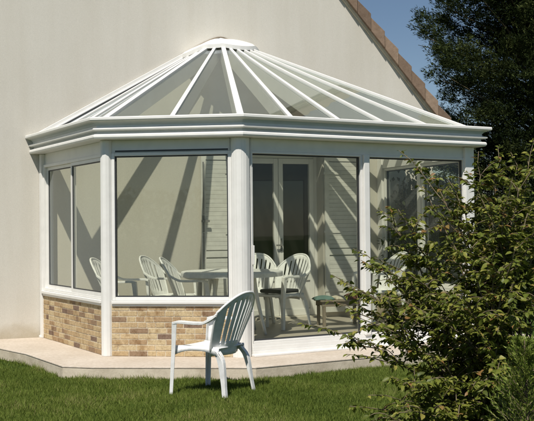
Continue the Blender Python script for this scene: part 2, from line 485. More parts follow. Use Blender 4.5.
# louvred shutters, open flat against the wall
def shutter(t0, t1, hinge_left):
    mb = MB(); z0, z1 = .17, OT - .03; a, b = .022, .058
    wbox(mb, t0, t0 + .06, a, b, z0, z1); wbox(mb, t1 - .06, t1, a, b, z0, z1)
    for z in (z0, .95, z1 - .08):
        wbox(mb, t0 + .06, t1 - .06, a, b, z, z + .08)
    wbox(mb, t0 + .06, t1 - .06, a - .001, a + .004, z0 + .081, z1 - .081)
    z = z0 + .09
    while z < z1 - .12:
        if not (.90 < z < 1.04):
            q = [W(t0 + .06, b - .004), W(t1 - .06, b - .004), W(t1 - .06, a + .006), W(t0 + .06, a + .006)]
            mb.hexa([(q[0].x, q[0].y, z), (q[1].x, q[1].y, z), (q[2].x, q[2].y, z + .006), (q[3].x, q[3].y, z + .006),
                     (q[0].x, q[0].y, z + .0540), (q[1].x, q[1].y, z + .0540), (q[2].x, q[2].y, z + .0575), (q[3].x, q[3].y, z + .0575)])
        z += .056
    s = mb.build('shutter', M['shutter'], bevel=.002); hp(s)
    te = t0 if hinge_left is False else t1
    h = MB()
    sg = 1 if te == t0 else -1
    def hb(a_, b_, *r): wbox(h, min(a_, b_), max(a_, b_), *r)
    hb(te + sg * .01, te + sg * .035, b + .001, b + .009, 1.28, 1.50)
    hb(te + sg * .012, te + sg * .032, b + .010, b + .05, 1.42, 1.445)
    hb(te + sg * -.02, te + sg * .09, b + .05, b + .064, 1.41, 1.44)
    hb(te + sg * .014, te + sg * .03, b + .001, b + .018, .25, 1.27); hb(te + sg * .014, te + sg * .03, b + .001, b + .018, 1.51, 2.2)
    hn = h.build('latch', M['metal'], s)
    for z in (.45, 1.25, 2.05):
        k = MB()
        hb2 = (t1 - .25, t1 + .02) if te == t0 else (t0 - .02, t0 + .25)
        wbox(k, hb2[0], hb2[1], b + .001, b + .006, z, z + .035)
        k.build('hinge', M['shutter'], s)
shutter(O0 - .59, O0 - .015, False)
shutter(O1 + .015, O1 + .59, True)

# ------------------------------------------------------------------ conservatory
con = empty('conservatory', (*W(2.35, 0), 0))
tag(con, 'white framed glass conservatory with buff brick base built onto the beige gable wall', 'conservatory')
def cp(o): o.parent = con; o.location = -Vector(con.location); return o

# inner floor
fl = offs(-0.10)
mb = MB(); mb.prism([(p.x, p.y) for p in fl], 0.0005, 0.10)
cp(mb.build('floor', M['floor']))

# brick plinths
for i in (0, 1, 3):
    Lf = flen(i); mb = MB(); s0, s1 = (.06 if i else .02), Lf - (.06 if i != 3 else .02)
    PH = .535
    seg(i, -.115, .0205, s0, s1, .0005, PH, mb, 0.01)
    # one wythe of bricks, each proud of the mortar
    ch = PH / 9; bl = .20
    for c in range(9):
        x = s0 - (bl / 2 if c % 2 else 0) - rnd.uniform(0, .04)
        while x < s1:
            ll = bl if rnd.random() > .25 else bl * .48
            a, b = max(x, s0), min(x + ll, s1)
            if b - a > .02:
                pr = .0232 + rnd.uniform(-.001, .0015)
                seg(i, .018, pr, a + .004, b - .004, c * ch + .0055 + rnd.uniform(-.001, .001), (c + 1) * ch - .005 + rnd.uniform(-.001, .001), mb, min(.99, .06 + .94 * rnd.random()))
            x += ll
    cp(mb.build('brick_plinth', M['brick'], bevel=.0035))

# posts
def post(c, r, flutes, ztop, name='post', ang=None, half=False):
    mb = MB(); n = 40; poly = []
    for k in range(n):
        a = 2 * math.pi * k / n
        rr = r * (1 - (.07 if (k % 4 == 0 and flutes) else 0))
        poly.append((c.x + rr * math.cos(a), c.y + rr * math.sin(a)))
    mb.prism(poly, .0006, ztop)
    return mb
# A/B corner pilaster
def ngon_post(c, r, z1, sides=8, rot=0.0, flut=False, zcap=None):
    mb = MB(); poly = [(c.x + r * math.cos(rot + 2 * math.pi * k / sides), c.y + r * math.sin(rot + 2 * math.pi * k / sides)) for k in range(sides)]
    mb.prism(poly, .0006, z1)
    return mb
dB = (P[2] - P[1]).normalized(); nB = Vector((dB.y, -dB.x))
c = P[1] + nB * -.015 + dB * .005
o = ngon_post(c, .066, 2.268, 12).build('post', M['pvc'], bevel=.004); cp(o)
# B/C corner: wide column of stepped, rounded profile
bis = (nB + Vector(((P[3] - P[2]).normalized().y, -(P[3] - P[2]).normalized().x))).normalized()
sd = Vector((-bis.y, bis.x))
cc = P[2] - bis * .035
prof = []
for k in range(0, 181, 3):
    a = R_(k); rr = .100 + (.003 if (k // 3) % 10 == 1 else 0)
    prof.append(cc + sd * (-math.cos(a)) * rr * -1 + bis * math.sin(a) * rr)
prof = [cc + sd * .118 - bis * .09] + [cc + sd * .118 + bis * .018] + [p for p in prof] + [cc - sd * .118 + bis * .018] + [cc - sd * .118 - bis * .09]
mb = MB(); mb.prism([(p.x, p.y) for p in prof], .0007, 2.268)
cp(mb.build('post', M['pvc'], bevel=.002))
c = P[3] - wn * .02 - wd * .02
dC = (P[3] - P[2]).normalized(); nC = Vector((dC.y, -dC.x))
mb = MB(); q = [c + dC * .06 + nC * .06, c - dC * .08 + nC * .06, c - dC * .08 - nC * .07, c + dC * .06 - nC * .07]
mb.prism([(p.x, p.y) for p in q], .0006, 2.268)
cp(mb.build('post', M['pvc'], bevel=.012))
# wall posts
mb = MB(); seg(0, -.09, .045, .004, .085, .0006, 2.268, mb); seg(0, -.03, .06, .004, .05, .0006, .03, mb)
cp(mb.build('post', M['pvc'], bevel=.004))
mb = MB(); L3 = flen(3); seg(3, -.09, .045, L3 - .14, L3 - .004, .0006, 2.268, mb)
cp(mb.build('post', M['pvc'], bevel=.004))

# head beams
for i in range(4):
    mb = MB(); Lf = flen(i)
    e0 = .05 if i else .005; e1 = .05 if i < 3 else .005
    seg(i, -.075, -.006, e0, Lf - e1, 2.136, 2.27, mb)
    cp(mb.build('head_beam', M['pvc'], bevel=.003))

# windows
def window(i, s0, s1, z0, z1, sashes, vent):
    mb = MB(); f = .034
    seg(i, -.06, .018, s0, s0 + f, z0, z1, mb); seg(i, -.06, .018, s1 - f, s1, z0, z1, mb)
    seg(i, -.06, .018, s0 + f, s1 - f, z0, z0 + f, mb); seg(i, -.06, .018, s0 + f, s1 - f, z1 - f, z1, mb)
    fr = mb.build('window', M['pvc'], bevel=.004); cp(fr)
    # gasket
    gb = MB(); gf = .012
    def gas(a, b, c_, d_, o0, o1):
        seg(i, o0, o1, a, a + gf, c_, d_, gb); seg(i, o0, o1, b - gf, b, c_, d_, gb)
        seg(i, o0, o1, a + gf, b - gf, c_, c_ + gf, gb); seg(i, o0, o1, a + gf, b - gf, d_ - gf, d_, gb)
    if sashes == 1:
        a, b = s0 + f + .001, s1 - f - .001
        gas(a, b, z0 + f + .001, z1 - f - .001, -.03, .004)
        m2 = MB(); seg(i, -.022, -.012, a + gf, b - gf, z0 + f + gf, z1 - f - gf, m2)
        m2.build('pane', M['glass'], fr)
    else:
        w = (s1 - s0 - 2 * f) / sashes
        for k in range(sashes):
            a = s0 + f + .001 + k * w - (.012 if k else 0); b = s0 + f + (k + 1) * w + (.012 if k < sashes - 1 else -.002)
            oo = -.004 if k % 2 else -.034
            m3 = MB(); sf = .036; za, zb_ = z0 + f + .002, z1 - f - .002
            seg(i, oo - .012, oo + .014, a, a + sf, za, zb_, m3); seg(i, oo - .012, oo + .014, b - sf, b, za, zb_, m3)
            seg(i, oo - .012, oo + .014, a + sf, b - sf, za, za + sf, m3); seg(i, oo - .012, oo + .014, a + sf, b - sf, zb_ - sf, zb_, m3)
            m3.build('sash', M['pvc'], fr)
            gas(a + sf + .001, b - sf - .001, za + sf + .001, zb_ - sf - .001, oo - .008, oo + .006)
            m2 = MB(); seg(i, oo - .004, oo + .002, a + sf + gf, b - sf - gf, za + sf + gf, zb_ - sf - gf, m2)
            m2.build('pane', M['glass'], fr)
    gb.build('gasket', M['dark'], fr)
    if vent:
        v = MB(); seg(i, -.0055, .010, s0 + .03, s1 - .02, 2.137, 2.172, v)
        vo = v.build('vent', M['pvc'], fr, bevel=.002)
        v = MB(); seg(i, .0105, .013, s0 + .04, s1 - .03, 2.143, 2.160, v)
        v.build('vent_slot', M['dark'], fr)
    s = MB(); seg(i, -.10, .055, s0 - .0, s1 + .0, z0 - .035, z0 - .002, s)
    seg(i, -.11, .035, s0, s1, z0 - .062, z0 - .036, s)
    s.build('sill', M['pvc'], fr, bevel=.004)
LA, LB, LC, LD = flen(0), flen(1), flen(2), flen(3)
window(0, .088, LA - .062, .585, 2.134, 2, False)
window(1, .068, LB - .098, .585, 2.134, 1, True)
window(3, .09, (LD - .14) / 2, .585, 2.134, 1, False)
mb = MB(); seg(3, -.08, .03, (LD - .14) / 2 + .003, (LD - .14) / 2 + .083, .54, 2.134, mb); cp(mb.build('post', M['pvc'], bevel=.004))
window(3, (LD - .14) / 2 + .086, LD - .145, .585, 2.134, 1, False)

# sliding door facet C
zt = .13
mb = MB(); seg(2, -.10, .045, .11, LC - .085, .0006, .055, mb); seg(2, -.09, .032, .11, LC - .085, .0555, .10, mb); seg(2, -.085, .02, .11, LC - .085, .1005, zt, mb)
seg(2, -.03, .10, .10, LC - .06, .0007, .02, mb)
cp(mb.build('threshold', M['pvc'], bevel=.003))
SM = LC * .507          # middle post
mb = MB(); seg(2, -.06, .045, SM - .038, SM + .038, zt + .001, 2.135, mb)
cp(mb.build('post', M['pvc'], bevel=.008))
def sliding(s0, s1, handle):
    mb = MB(); f = .024
    seg(2, -.075, .01, s0, s0 + f, zt + .001, 2.1345, mb); seg(2, -.075, .01, s1 - f, s1, zt + .001, 2.1345, mb)
    seg(2, -.075, .01, s0 + f, s1 - f, 2.1345 - f, 2.1345, mb); seg(2, -.075, .01, s0 + f, s1 - f, zt + .001, zt + f, mb)
    d = mb.build('sliding_door', M['pvc'], bevel=.003); cp(d)
    g_ = MB(); w = .014; a, b, c_, e = s0 + f + .001, s1 - f - .001, zt + f + .001, 2.133 - f
    for (x0, x1, y0, y1) in ((a, a + w, c_, e), (b - w, b, c_, e), (a + w, b - w, c_, c_ + w), (a + w, b - w, e - w, e)):
        seg(2, -.05, -.02, x0, x1, y0, y1, g_)
    g_.build('gasket', M['dark'], d)
    m2 = MB(); seg(2, -.038, -.030, a + w, b - w, c_ + w, e - w, m2); m2.build('pane', M['glass'], d)
    if handle:
        h = MB(); seg(2, .011, .03, s0 + .008, s0 + .028, .95, 1.15, h); h.build('handle', M['pvc'], d, bevel=.003)
sliding(.115, SM - .040, True)
sliding(SM + .040, LC - .083, False)

# cornice: moulded box gutter, mitred at each corner
prof = [(.01, 2.2705), (.138, 2.2705), (.152, 2.276), (.160, 2.292), (.158, 2.312), (.148, 2.322), (.112, 2.330), (.106, 2.352), (.150, 2.360), (.166, 2.366), (.168, 2.378), (.158, 2.386),
        (.118, 2.394), (.116, 2.416), (.136, 2.436), (.176, 2.452), (.202, 2.458), (.209, 2.468), (.209, 2.490), (.202, 2.498), (.160, 2.498), (.156, 2.46),
        (.05, 2.455), (.04, 2.425), (-.06, 2.42), (-.06, 2.2705)]
rings = [offs(o, .003) for o, z in prof]
mb = MB(); vs = []; k = len(prof)
for j in range(5):
    for (o, z), r in zip(prof, rings):
        vs.append((r[j].x, r[j].y, z))
fs = []
for j in range(4):
    for a in range(k):
        fs.append((j * k + a, j * k + (a + 1) % k, (j + 1) * k + (a + 1) % k, (j + 1) * k + a))
fs.append(tuple(range(k))); fs.append(tuple(4 * k + a for a in range(k - 1, -1, -1)))
mb.add(vs, fs)
cp(mb.build('cornice', M['pvc']))

# roof: rafters fan out from a half-round cap on the wall
TA = 2.336; ZA = 3.83
ev = offs(.055, .02)
def ept(i, f): return ev[i].lerp(ev[i + 1], f)
spots = [(ev[0], 'w')] + [(ept(0, f), 'r') for f in (1 / 3, 2 / 3)] + [(ev[1], 'h'), (ept(1, .5), 'r'), (ev[2], 'h')] \
    + [(ept(2, k / 5), 'r') for k in range(1, 5)] + [(ev[3], 'h')] + [(ept(3, f), 'r') for f in (.2, .4, .6, .8)] + [(ev[4], 'w')]
apex = W(TA, .02)
def ray(p, f):       # point along the rafter top, f=0 at apex, 1 at eave
    q = apex.lerp(p, f); return Vector((q.x, q.y, ZA + (EAVE + .012 - ZA) * f))
CR = .30
ends = []
for p, kind in spots:
    f0 = (CR - .05 if kind != 'w' else .47) / (p - apex).length
    ends.append((ray(p, f0), ray(p, 1.0)))
for si, ((p, kind), (a, b)) in enumerate(zip(spots, ends)):
    mb = MB(); dp = .16 if si < 11 else .085
    w = {'w': .05, 'r': .052, 'h': .074}[kind]
    if kind == 'w':
        # flashing strip lying on the wall above the wall plate
        off = Vector((wn.x, wn.y, 0)) * .012
        mb.bar(a + off, b + off, w, .10, w2=w, drop=-.028)
        mb.bar(a + off + Vector((0, 0, .088)) - off * .6, b + off + Vector((0, 0, .088)) - off * .6, .02, .06, w2=.02)
    else:
        mb.bar(a, b, w * .72, .045, w2=w, drop=-.026)          # outer cap
        mb.bar(a, b, w * .7, dp, w2=w * 1.0, drop=.020)         # beam below the glass
    rf_ = mb.build('rafter', M['pvc'], bevel=.005); cp(rf_)
    if kind == 'w':
        g_ = MB(); off = Vector((wn.x, wn.y, 0)) * .052
        g_.bar(a + off, b + off, .03, .012, w2=.03, drop=-.012); g_.build('gasket', M['dark'], rf_)
for j in range(len(spots) - 1):
    a0, b0 = ends[j]; a1, b1 = ends[j + 1]
    mb = MB()
    up = Vector((0, 0, .008))
    mb.hexa([a0, b0, b1, a1, a0 + up, b0 + up, b1 + up, a1 + up])
    cp(mb.build('roof_pane', M['roofglass']))
# cap: low half-cone lying on the rafters, following the fall of the roof
def eave_hit(a):
    d = wd * math.cos(a) + wn * math.sin(a); best = None
    for i in range(4):
        e0, e1 = ev[i], ev[i + 1]; e = e1 - e0; den = d.x * e.y - d.y * e.x
        if abs(den) < 1e-9: continue
        t = ((e0.x - apex.x) * e.y - (e0.y - apex.y) * e.x) / den; u = ((e0.x - apex.x) * d.y - (e0.y - apex.y) * d.x) / den
        if t > 0 and -1e-6 <= u <= 1 + 1e-6: best = t if best is None else min(best, t)
    return best if best else 2.4
mb = MB(); n = 36; vs = []
def cap_z(a, r): return ZA + .078 - (ZA - EAVE) * r / eave_hit(min(max(a, .03), math.pi - .03))
lev = [(1.0, -.048), (1.0, 0.0), (.93, .010), (.75, .006), (.55, -.006), (.38, -.022), (.22, -.044), (.1, -.060), (0, -.066)]
for (g_, dz) in lev:
    for k in range(n + 1):
        a = math.pi * k / n
        r = g_ * math.sqrt((.53 * math.cos(a)) ** 2 + (.46 * math.sin(a)) ** 2)
        q = W(TA, .006) + (wd * math.cos(a) + wn * math.sin(a)) * r
        vs.append((q.x, q.y, cap_z(a, r) + dz))
fs = []
for l in range(len(lev) - 1):
    for k in range(n):
        a = l * (n + 1) + k; fs.append((a, a + 1, a + n + 2, a + n + 1))
mb.add(vs, fs)
o = mb.build('roof_cap', M['pvc']); cp(o)
sm = o.modifiers.new('thick', 'SOLIDIFY'); sm.thickness = .01; sm.offset = 1
# line of mastic sealing the cap to the wall
def sealp(x):
    a = 0.03 if x > 0 else math.pi - .03
    return (*W(TA + x, .008), cap_z(a, math.sqrt(x * x + .012)) + .016)
mb = MB(); mb.tube([sealp(-.54 + 1.08 * k / 24) for k in range(25)], [.008] * 25, 6); cp(mb.build('seal', M['wood']))

# ------------------------------------------------------------------ furniture
def sweep(mb, pts, ws, dirs, th):
    """ribbon of thickness th following pts; dirs = width direction at each point"""
    pts = [Vector(p) for p in pts]; n = len(pts); vs = []
    for i, p in enumerate(pts):
        d = (pts[min(i + 1, n - 1)] - pts[max(i - 1, 0)]).normalized(); s = Vector(dirs[i]).normalized()
        u = s.cross(d).normalized(); w = ws[i] / 2
        vs += [p - s * w - u * th / 2, p + s * w - u * th / 2, p + s * w + u * th / 2, p - s * w + u * th / 2]
    fs = [(3, 2, 1, 0), tuple(4 * (n - 1) + k for k in range(4))]
    for i in range(n - 1):
        for k in range(4):
            fs.append((4 * i + k, 4 * i + (k + 1) % 4, 4 * i + 4 + (k + 1) % 4, 4 * i + 4 + k))
    mb.add(vs, fs)

def smooth_path(pts, m=6):
    out = []; n = len(pts); P_ = [Vector(p) for p in pts]
    for i in range(n - 1):
        p0, p1, p2, p3 = P_[max(i - 1, 0)], P_[i], P_[i + 1], P_[min(i + 2, n - 1)]
        for k in range(m):
            t = k / m
            out.append(.5 * ((2 * p1) + (-p0 + p2) * t + (2 * p0 - 5 * p1 + 4 * p2 - p3) * t * t + (-p0 + 3 * p1 - 3 * p2 + p3) * t ** 3))
    out.append(P_[-1]); return out

def rim_z(u): return .893 - .165 * abs(u) ** 2.4
def back_pt(u, v):
    """point of the moulded backrest; u -1..1 across, v 0..1 up; chair front is +y"""
    half = .198 + .078 * min(1, v * 1.2)
    zt_ = rim_z(u); z = .345 + (zt_ - .345) * v
    return Vector((u * half, -.205 - .185 * max(0, (z - .385) / .5) ** 1.1 + .075 * u * u, z))
def make_chair():
    root = empty('garden_chair')
    m = M['plastic']
    # seat: dished plate with a rolled front edge
    mb = MB(); nx, ny = 12, 12; vs = []
    for j in range(ny + 1):
        for i in range(nx + 1):
            u = i / nx * 2 - 1; v = j / ny
            hw = .195 + .03 * v
            z = .425 - .022 * (1 - u * u) * (1 - abs(2 * v - 1) ** 3) - (.035 * ((v - .88) / .12) ** 2 if v > .88 else 0) - .012 * (1 - v)
            vs.append((u * hw, -.215 + .45 * v + (0.02 * (1 - u * u) if v > .5 else 0), z))
    fs = [(j * (nx + 1) + i, j * (nx + 1) + i + 1, (j + 1) * (nx + 1) + i + 1, (j + 1) * (nx + 1) + i) for j in range(ny) for i in range(nx)]
    mb.add(vs, fs)
    for sx in (-1, 1):      # side skirt, deepest at the legs
        n = 12
        pts = [(sx * (.197 + .03 * k / n), -.215 + .45 * k / n, .0) for k in range(n + 1)]
        vs = []
        for k, p in enumerate(pts):
            dz = .035 + .05 * abs(2 * k / n - 1) ** 2.2
            vs += [(p[0], p[1], .424), (p[0] + sx * .012, p[1], .424 - dz)]
        mb.add(vs, [(2 * k, 2 * k + 1, 2 * k + 3, 2 * k + 2) for k in range(n)])
    s = mb.build('seat', m, root, smooth=True)
    sm = s.modifiers.new('thick', 'SOLIDIFY'); sm.thickness = .007; sm.offset = 0
    # backrest with tall slots
    mb = MB(); NS = 9; nu = NS * 6; nv = 18; vs = []
    for j in range(nv + 1):
        for i in range(nu + 1):
            vs.append(back_pt(i / nu * 2 - 1, j / nv))
    fs = []
    for j in range(nv):
        for i in range(nu):
            v = (j + .5) / nv
            slot = (i + 3) % 6 in (0, 5) and 5 < i < nu - 5 + 0
            if slot and .20 < v < .88: continue
            fs.append((j * (nu + 1) + i, j * (nu + 1) + i + 1, (j + 1) * (nu + 1) + i + 1, (j + 1) * (nu + 1) + i))
    mb.add(vs, fs)
    b = mb.build('backrest', m, root, smooth=True)
    sm = b.modifiers.new('thick', 'SOLIDIFY'); sm.thickness = .008; sm.offset = 0
    # rolled rim round the top of the backrest
    mb = MB(); pts = []
    for k in range(41):
        u = -1 + 2 * k / 40; p = back_pt(u, 1.0); pts.append(p)
    lo = [back_pt(-1, v) for v in (.0, .2, .4, .6, .8)]; hi = [back_pt(1, v) for v in (.8, .6, .4, .2, .0)]
    pts = lo + pts + hi
    mb.tube(pts, [.0115] * len(pts), 8); mb.build('rim', m, root, smooth=True)
    for sx in (-1, 1):
        # armrest: flat ribbon from the back rim forward
        q = back_pt(sx, .97)
        path = smooth_path([(q.x, q.y, q.z), (sx * .284, -.205, .685), (sx * .284, -.12, .645), (sx * .280, -.04, .638), (sx * .275, .05, .638), (sx * .272, .16, .640), (sx * .268, .215, .628)])
        n = len(path); mb = MB()
        dirs = []
        for i in range(n):
            f = i / (n - 1); f2 = min(1, f / .3)
            dirs.append(Vector((1, 0, 0)) * f2 + Vector((.25, .0, .95 * 1)) * (1 - f2) * sx)
        dirs = [Vector((1, 0.0, 0.05))] * n
        ws = [.03 + .022 * min(1, i / (n * .35)) for i in range(n)]
        sweep(mb, path, ws, dirs, .012)
        for e in (-1, 1):   # turned-down edges
            pp = [p + Vector((e * w / 2 * .9, 0, -.008)) for p, w in zip(path, ws)]
            sweep(mb, pp, [.022] * n, [Vector((0, .25, 1))] * n, .006)
        a = mb.build('armrest', m, root, smooth=False, bevel=.003)
        # front leg: tapered angle section, splayed
        for (pts_, outx) in (([(sx * .268, .215, .632), (sx * .262, .225, .50), (sx * .262, .232, .36), (sx * .275, .248, .0)], 1),):
            path = smooth_path(pts_, 5); n = len(path); mb = MB()
            ws = [.046 - .016 * i / (n - 1) for i in range(n)]
            sweep(mb, path, ws, [Vector((sx, 0, 0))] * n, .007)
            pp = [p + Vector((sx * w / 2, -w * .5, 0)) for p, w in zip(path, ws)]
            sweep(mb, pp, [w * 1.15 for w in ws], [Vector((0, 1, 0))] * n, .007)
            mb.build('leg', m, root, bevel=.002)
        path = smooth_path([(sx * .20, -.150, .40), (sx * .212, -.225, .32), (sx * .225, -.262, .16), (sx * .242, -.288, .0)], 5); n = len(path); mb = MB()
        ws = [.105 - .068 * min(1, (i / (n - 1)) * 1.25) ** .8 for i in range(n)]
        sweep(mb, path, ws, [Vector((-sx * .25, 1, 0.25))] * n, .008)
        pp = [p + Vector((-sx * .018, -w * .45, -.0)) for p, w in zip(path, ws)]
        sweep(mb, pp, [.038] * n, [Vector((1, 0, 0))] * n, .008)
        mb.build('leg', m, root, bevel=.002)
    return root

def copy_thing(src):
    c = src.copy(); COL.objects.link(c)
    for ch in list(src.children):
        d = ch.copy(); COL.objects.link(d); d.parent = c
        for gch in list(ch.children):
            e = gch.copy(); COL.objects.link(e); e.parent = d
    return c

chair0 = make_chair()
FL = .1005
def face(dx, dy): return math.atan2(-dx, dy)      # turn +y to (dx,dy)
spec = [
    ((-.505, 9.09, LAWN + .008), (-.85, .52), 'white plastic armchair standing alone on the lawn in front of the terrace'),
    ((-1.66, 11.86, FL), (.98, -.15), 'white plastic armchair inside, its arm at the lower left corner of the front window'),
    ((-1.18, 12.55, FL), (.95, -.30), 'white plastic armchair against the back wall, leftmost backrest in the front window'),
    ((-.86, 11.90, FL), (1.0, -.10), 'white plastic armchair left of the table, nearer than the shadowed one beside it'),
    ((.15, 12.62, FL), (-.75, -.75), 'white plastic armchair right of the table with its fan back before the french door'),
    ((-.22, 12.95, FL), (-.25, -1), 'white plastic armchair behind the table, half hidden by the wide corner column'),
    ((1.42, 13.15, FL), (-.9, -.4), 'white plastic armchair behind the right sliding pane, beyond the leafy branches'),
]
for k, (loc, d, lab) in enumerate(spec):
    o = chair0 if k == 0 else copy_thing(chair0)
    o.location = loc; o.rotation_euler = (0, 0, face(*d))
    tag(o, lab, 'chair', 'white plastic garden armchairs')
# cushion on the chair by the french door
mb = MB(); mb.box(-.17, .17, -.17, .19, 0, .045)
cu = mb.build('seat_cushion', M['cushion'], bevel=.018); cu.location = (.15, 12.62, FL + .43); cu.rotation_euler = (0, 0, face(-.75, -.75))
tag(cu, 'thin dark cushion lying on the white chair before the french door', 'cushion')

# round table
tb = empty('garden_table', (-.42, 12.02, FL)); tag(tb, 'round white plastic garden table in the middle of the conservatory', 'table')
mb = MB(); n = 48; R = .60
lev = [(0, .0), (R - .02, .0), (R - .004, -.006), (R, -.02), (R, -.062), (R - .008, -.062), (R - .01, -.02), (0, -.02)]
vs = []
for r, dz in lev:
    for k in range(n):
        vs.append((max(r, .001) * math.cos(2 * math.pi * k / n), max(r, .001) * math.sin(2 * math.pi * k / n), .73 + dz))
fs = [(l * n + k, l * n + (k + 1) % n, (l + 1) * n + (k + 1) % n, (l + 1) * n + k) for l in range(len(lev) - 1) for k in range(n)]
mb.add(vs, fs); mb.build('tabletop', M['plastic'], tb)
for k in range(4):
    a = math.pi / 4 + k * math.pi / 2 + .2; mb = MB()
    path = [(.30 * math.cos(a), .30 * math.sin(a), .71), (.36 * math.cos(a), .36 * math.sin(a), .4), (.47 * math.cos(a), .47 * math.sin(a), 0)]
    mb.tube(smooth_path(path, 4), [.03 - .0016 * i for i in range(9)], 10); mb.build('leg', M['plastic'], tb, smooth=True)

# low bench with folded cloths by the right shutter
bn = empty('low_bench', (.90, 12.85, FL), R_(14)); tag(bn, 'low slatted wooden bench carrying folded cloths inside the left sliding door pane', 'bench')
mb = MB()
for k in range(4): mb.box(-.29, .29, -.16 + k * .083, -.16 + k * .083 + .072, .305, .325)
mb.build('seat', M['wood'], bn, bevel=.003)
mb = MB(); mb.box(-.27, .27, -.14, -.115, .245, .304); mb.box(-.27, .27, .115, .14, .245, .304); mb.build('rail', M['wood'], bn, bevel=.002)
for sx in (-1, 1):
    for sy in (-1, 1):
        mb = MB(); mb.box(sx * .24 - .018, sx * .24 + .018, sy * .12 - .018 + 0, sy * .12 + .018, 0, .244); mb.build('leg', M['wood'], bn, bevel=.003)
def cloth(name, w, d, h, loc, rz_, m, lab):
    mb = MB(); nx, ny = 14, 10; vs = []
    for top in (0, 1):
        for j in range(ny + 1):
            for i in range(nx + 1):
                x = (i / nx - .5) * w; y = (j / ny - .5) * d
                e = max(abs(i / nx * 2 - 1), abs(j / ny * 2 - 1)) ** 4
                z = (h * (1 - .75 * e) + .006 * math.sin(x * 40 + y * 25)) if top else 0.0
                vs.append((x * (1 + .02 * math.sin(j)), y * (1 + .03 * math.sin(i * 1.3)), z))
    m_ = (nx + 1) * (ny + 1); fs = []
    for j in range(ny):
        for i in range(nx):
            a = j * (nx + 1) + i; fs.append((m_ + a, m_ + a + 1, m_ + a + nx + 2, m_ + a + nx + 1)); fs.append((a, a + nx + 1, a + nx + 2, a + 1))
    for i in range(nx):
        fs.append((i, i + 1, m_ + i + 1, m_ + i)); b_ = ny * (nx + 1) + i; fs.append((b_, m_ + b_, m_ + b_ + 1, b_ + 1))
    for j in range(ny):
        a = j * (nx + 1); fs.append((a, m_ + a, m_ + a + nx + 1, a + nx + 1)); b_ = a + nx; fs.append((b_, b_ + nx + 1, m_ + b_ + nx + 1, m_ + b_))
    mb.add(vs, fs); o = mb.build(name, m, smooth=True); o.location = loc; o.rotation_euler = (0, 0, rz_); tag(o, lab, 'cloth'); return o
bz = FL + .326
cloth('folded_cloth', .24, .26, .045, (.69, 12.80, bz), R_(10), M['teal'], 'folded teal cloth at the left end of the low bench')
cloth('folded_cloth', .15, .26, .04, (.89, 12.85, bz), R_(16), M['cream'], 'folded cream cloth in the middle of the low bench')
cloth('folded_cloth', .20, .27, .065, (1.075, 12.89, bz), R_(14), M['red'], 'folded dark red cloth at the right end of the low bench')

# ------------------------------------------------------------------ shrub in the foreground
def bez(p0, p1, p2, n):
    return [p0 * (1 - t) ** 2 + p1 * 2 * t * (1 - t) + p2 * t * t for t in [i / (n - 1) for i in range(n)]]
def shrub(name, base, tips, nleaf_scale, label, cat, leafm, Lr=(.024, .058), twig_n=(16, 24), seed=3):
    r = random.Random(seed)
    root = empty(name, base); tag(root, label, cat)
    base = Vector(base); st = MB(); C = []; D = []; Nn = []; LL = []; WW = []; VV = []
    def put_leaves(path, n, side_scale=1.0):
        for k in range(n):
            f = .12 + .88 * (k + r.random()) / n
            i = f * (len(path) - 1); a = int(min(i, len(path) - 2)); p = path[a].lerp(path[a + 1], i - a)
            dd = (path[a + 1] - path[a]).normalized()
            az = r.uniform(0, 2 * math.pi); o = Vector((math.cos(az), math.sin(az), r.uniform(-.5, .45)))
            d = (dd * .55 + o * .95 + Vector((0, 0, -.28))).normalized()
            s = r.uniform(*Lr) * (1.12 - .35 * f)
            C.append(p + d * .008); D.append(d); nn = Vector((r.gauss(0, .5), r.gauss(0, .5), 1.0)); Nn.append(nn)
            LL.append(s); WW.append(s * r.uniform(.48, .66)); VV.append(min(1, max(0, r.gauss(.47, .27))))
    for (tip, dens) in tips:
        tip = Vector(tip)
        b = base + Vector((r.uniform(-.22, .22), r.uniform(-.18, .18), 0))
        midp = b.lerp(tip, .5) + Vector((-(tip.x - b.x) * .28, -(tip.y - b.y) * .25, (tip.z - b.z) * .22 + .05))
        path = bez(b, midp, tip, 16)
        path = [p + Vector((r.gauss(0, .008), r.gauss(0, .008), r.gauss(0, .006))) for p in path]
        path[0] = b
        st.tube([p - base for p in path], [.0095 * (1 - .82 * i / 15) for i in range(16)], 5)
        put_leaves(path[9:], int(20 * max(.8, dens)))
        put_leaves(path[13:], 12)
        for q in range(int(r.randint(*twig_n) * dens)):
            f = r.uniform(.32, .97); i = int(f * 14); p = path[i]
            dd = (path[i + 1] - path[i]).normalized(); az = r.uniform(0, 2 * math.pi)
            L = r.uniform(.10, .30) * (1.15 - .5 * f)
            d = (dd * .6 + Vector((math.cos(az), math.sin(az), r.uniform(-.25, .5)))).normalized()
            e = p + d * L + Vector((0, 0, -.10 * L))
            tw = bez(p, p + d * L * .55 + Vector((0, 0, .04)), e, 6)
            st.tube([x - base for x in tw], [.0032, .0029, .0026, .0022, .0018, .0012], 4)
            put_leaves(tw, max(4, int(r.randint(13, 22) * nleaf_scale * (L / .2) ** .6)))
    st.build('stem', M['bark'], root, fix=False, smooth=True)
    A = lambda x: np.array([tuple(v) for v in x], float)
    fo = leaves('foliage', A(C) - np.array(tuple(base)), A(D), A(Nn), np.array(LL), np.array(WW), np.array(VV), leafm, root, .16, 2)
    return root
def px(x, y, d):      # world point seen near photo position x,y at distance d (used to lay out the shrub's branch tips)
    return ((x - 267) / 1021 * d, d, 1.34 + (227 - y) / 1021 * d)
r5 = random.Random(21)
tips = []
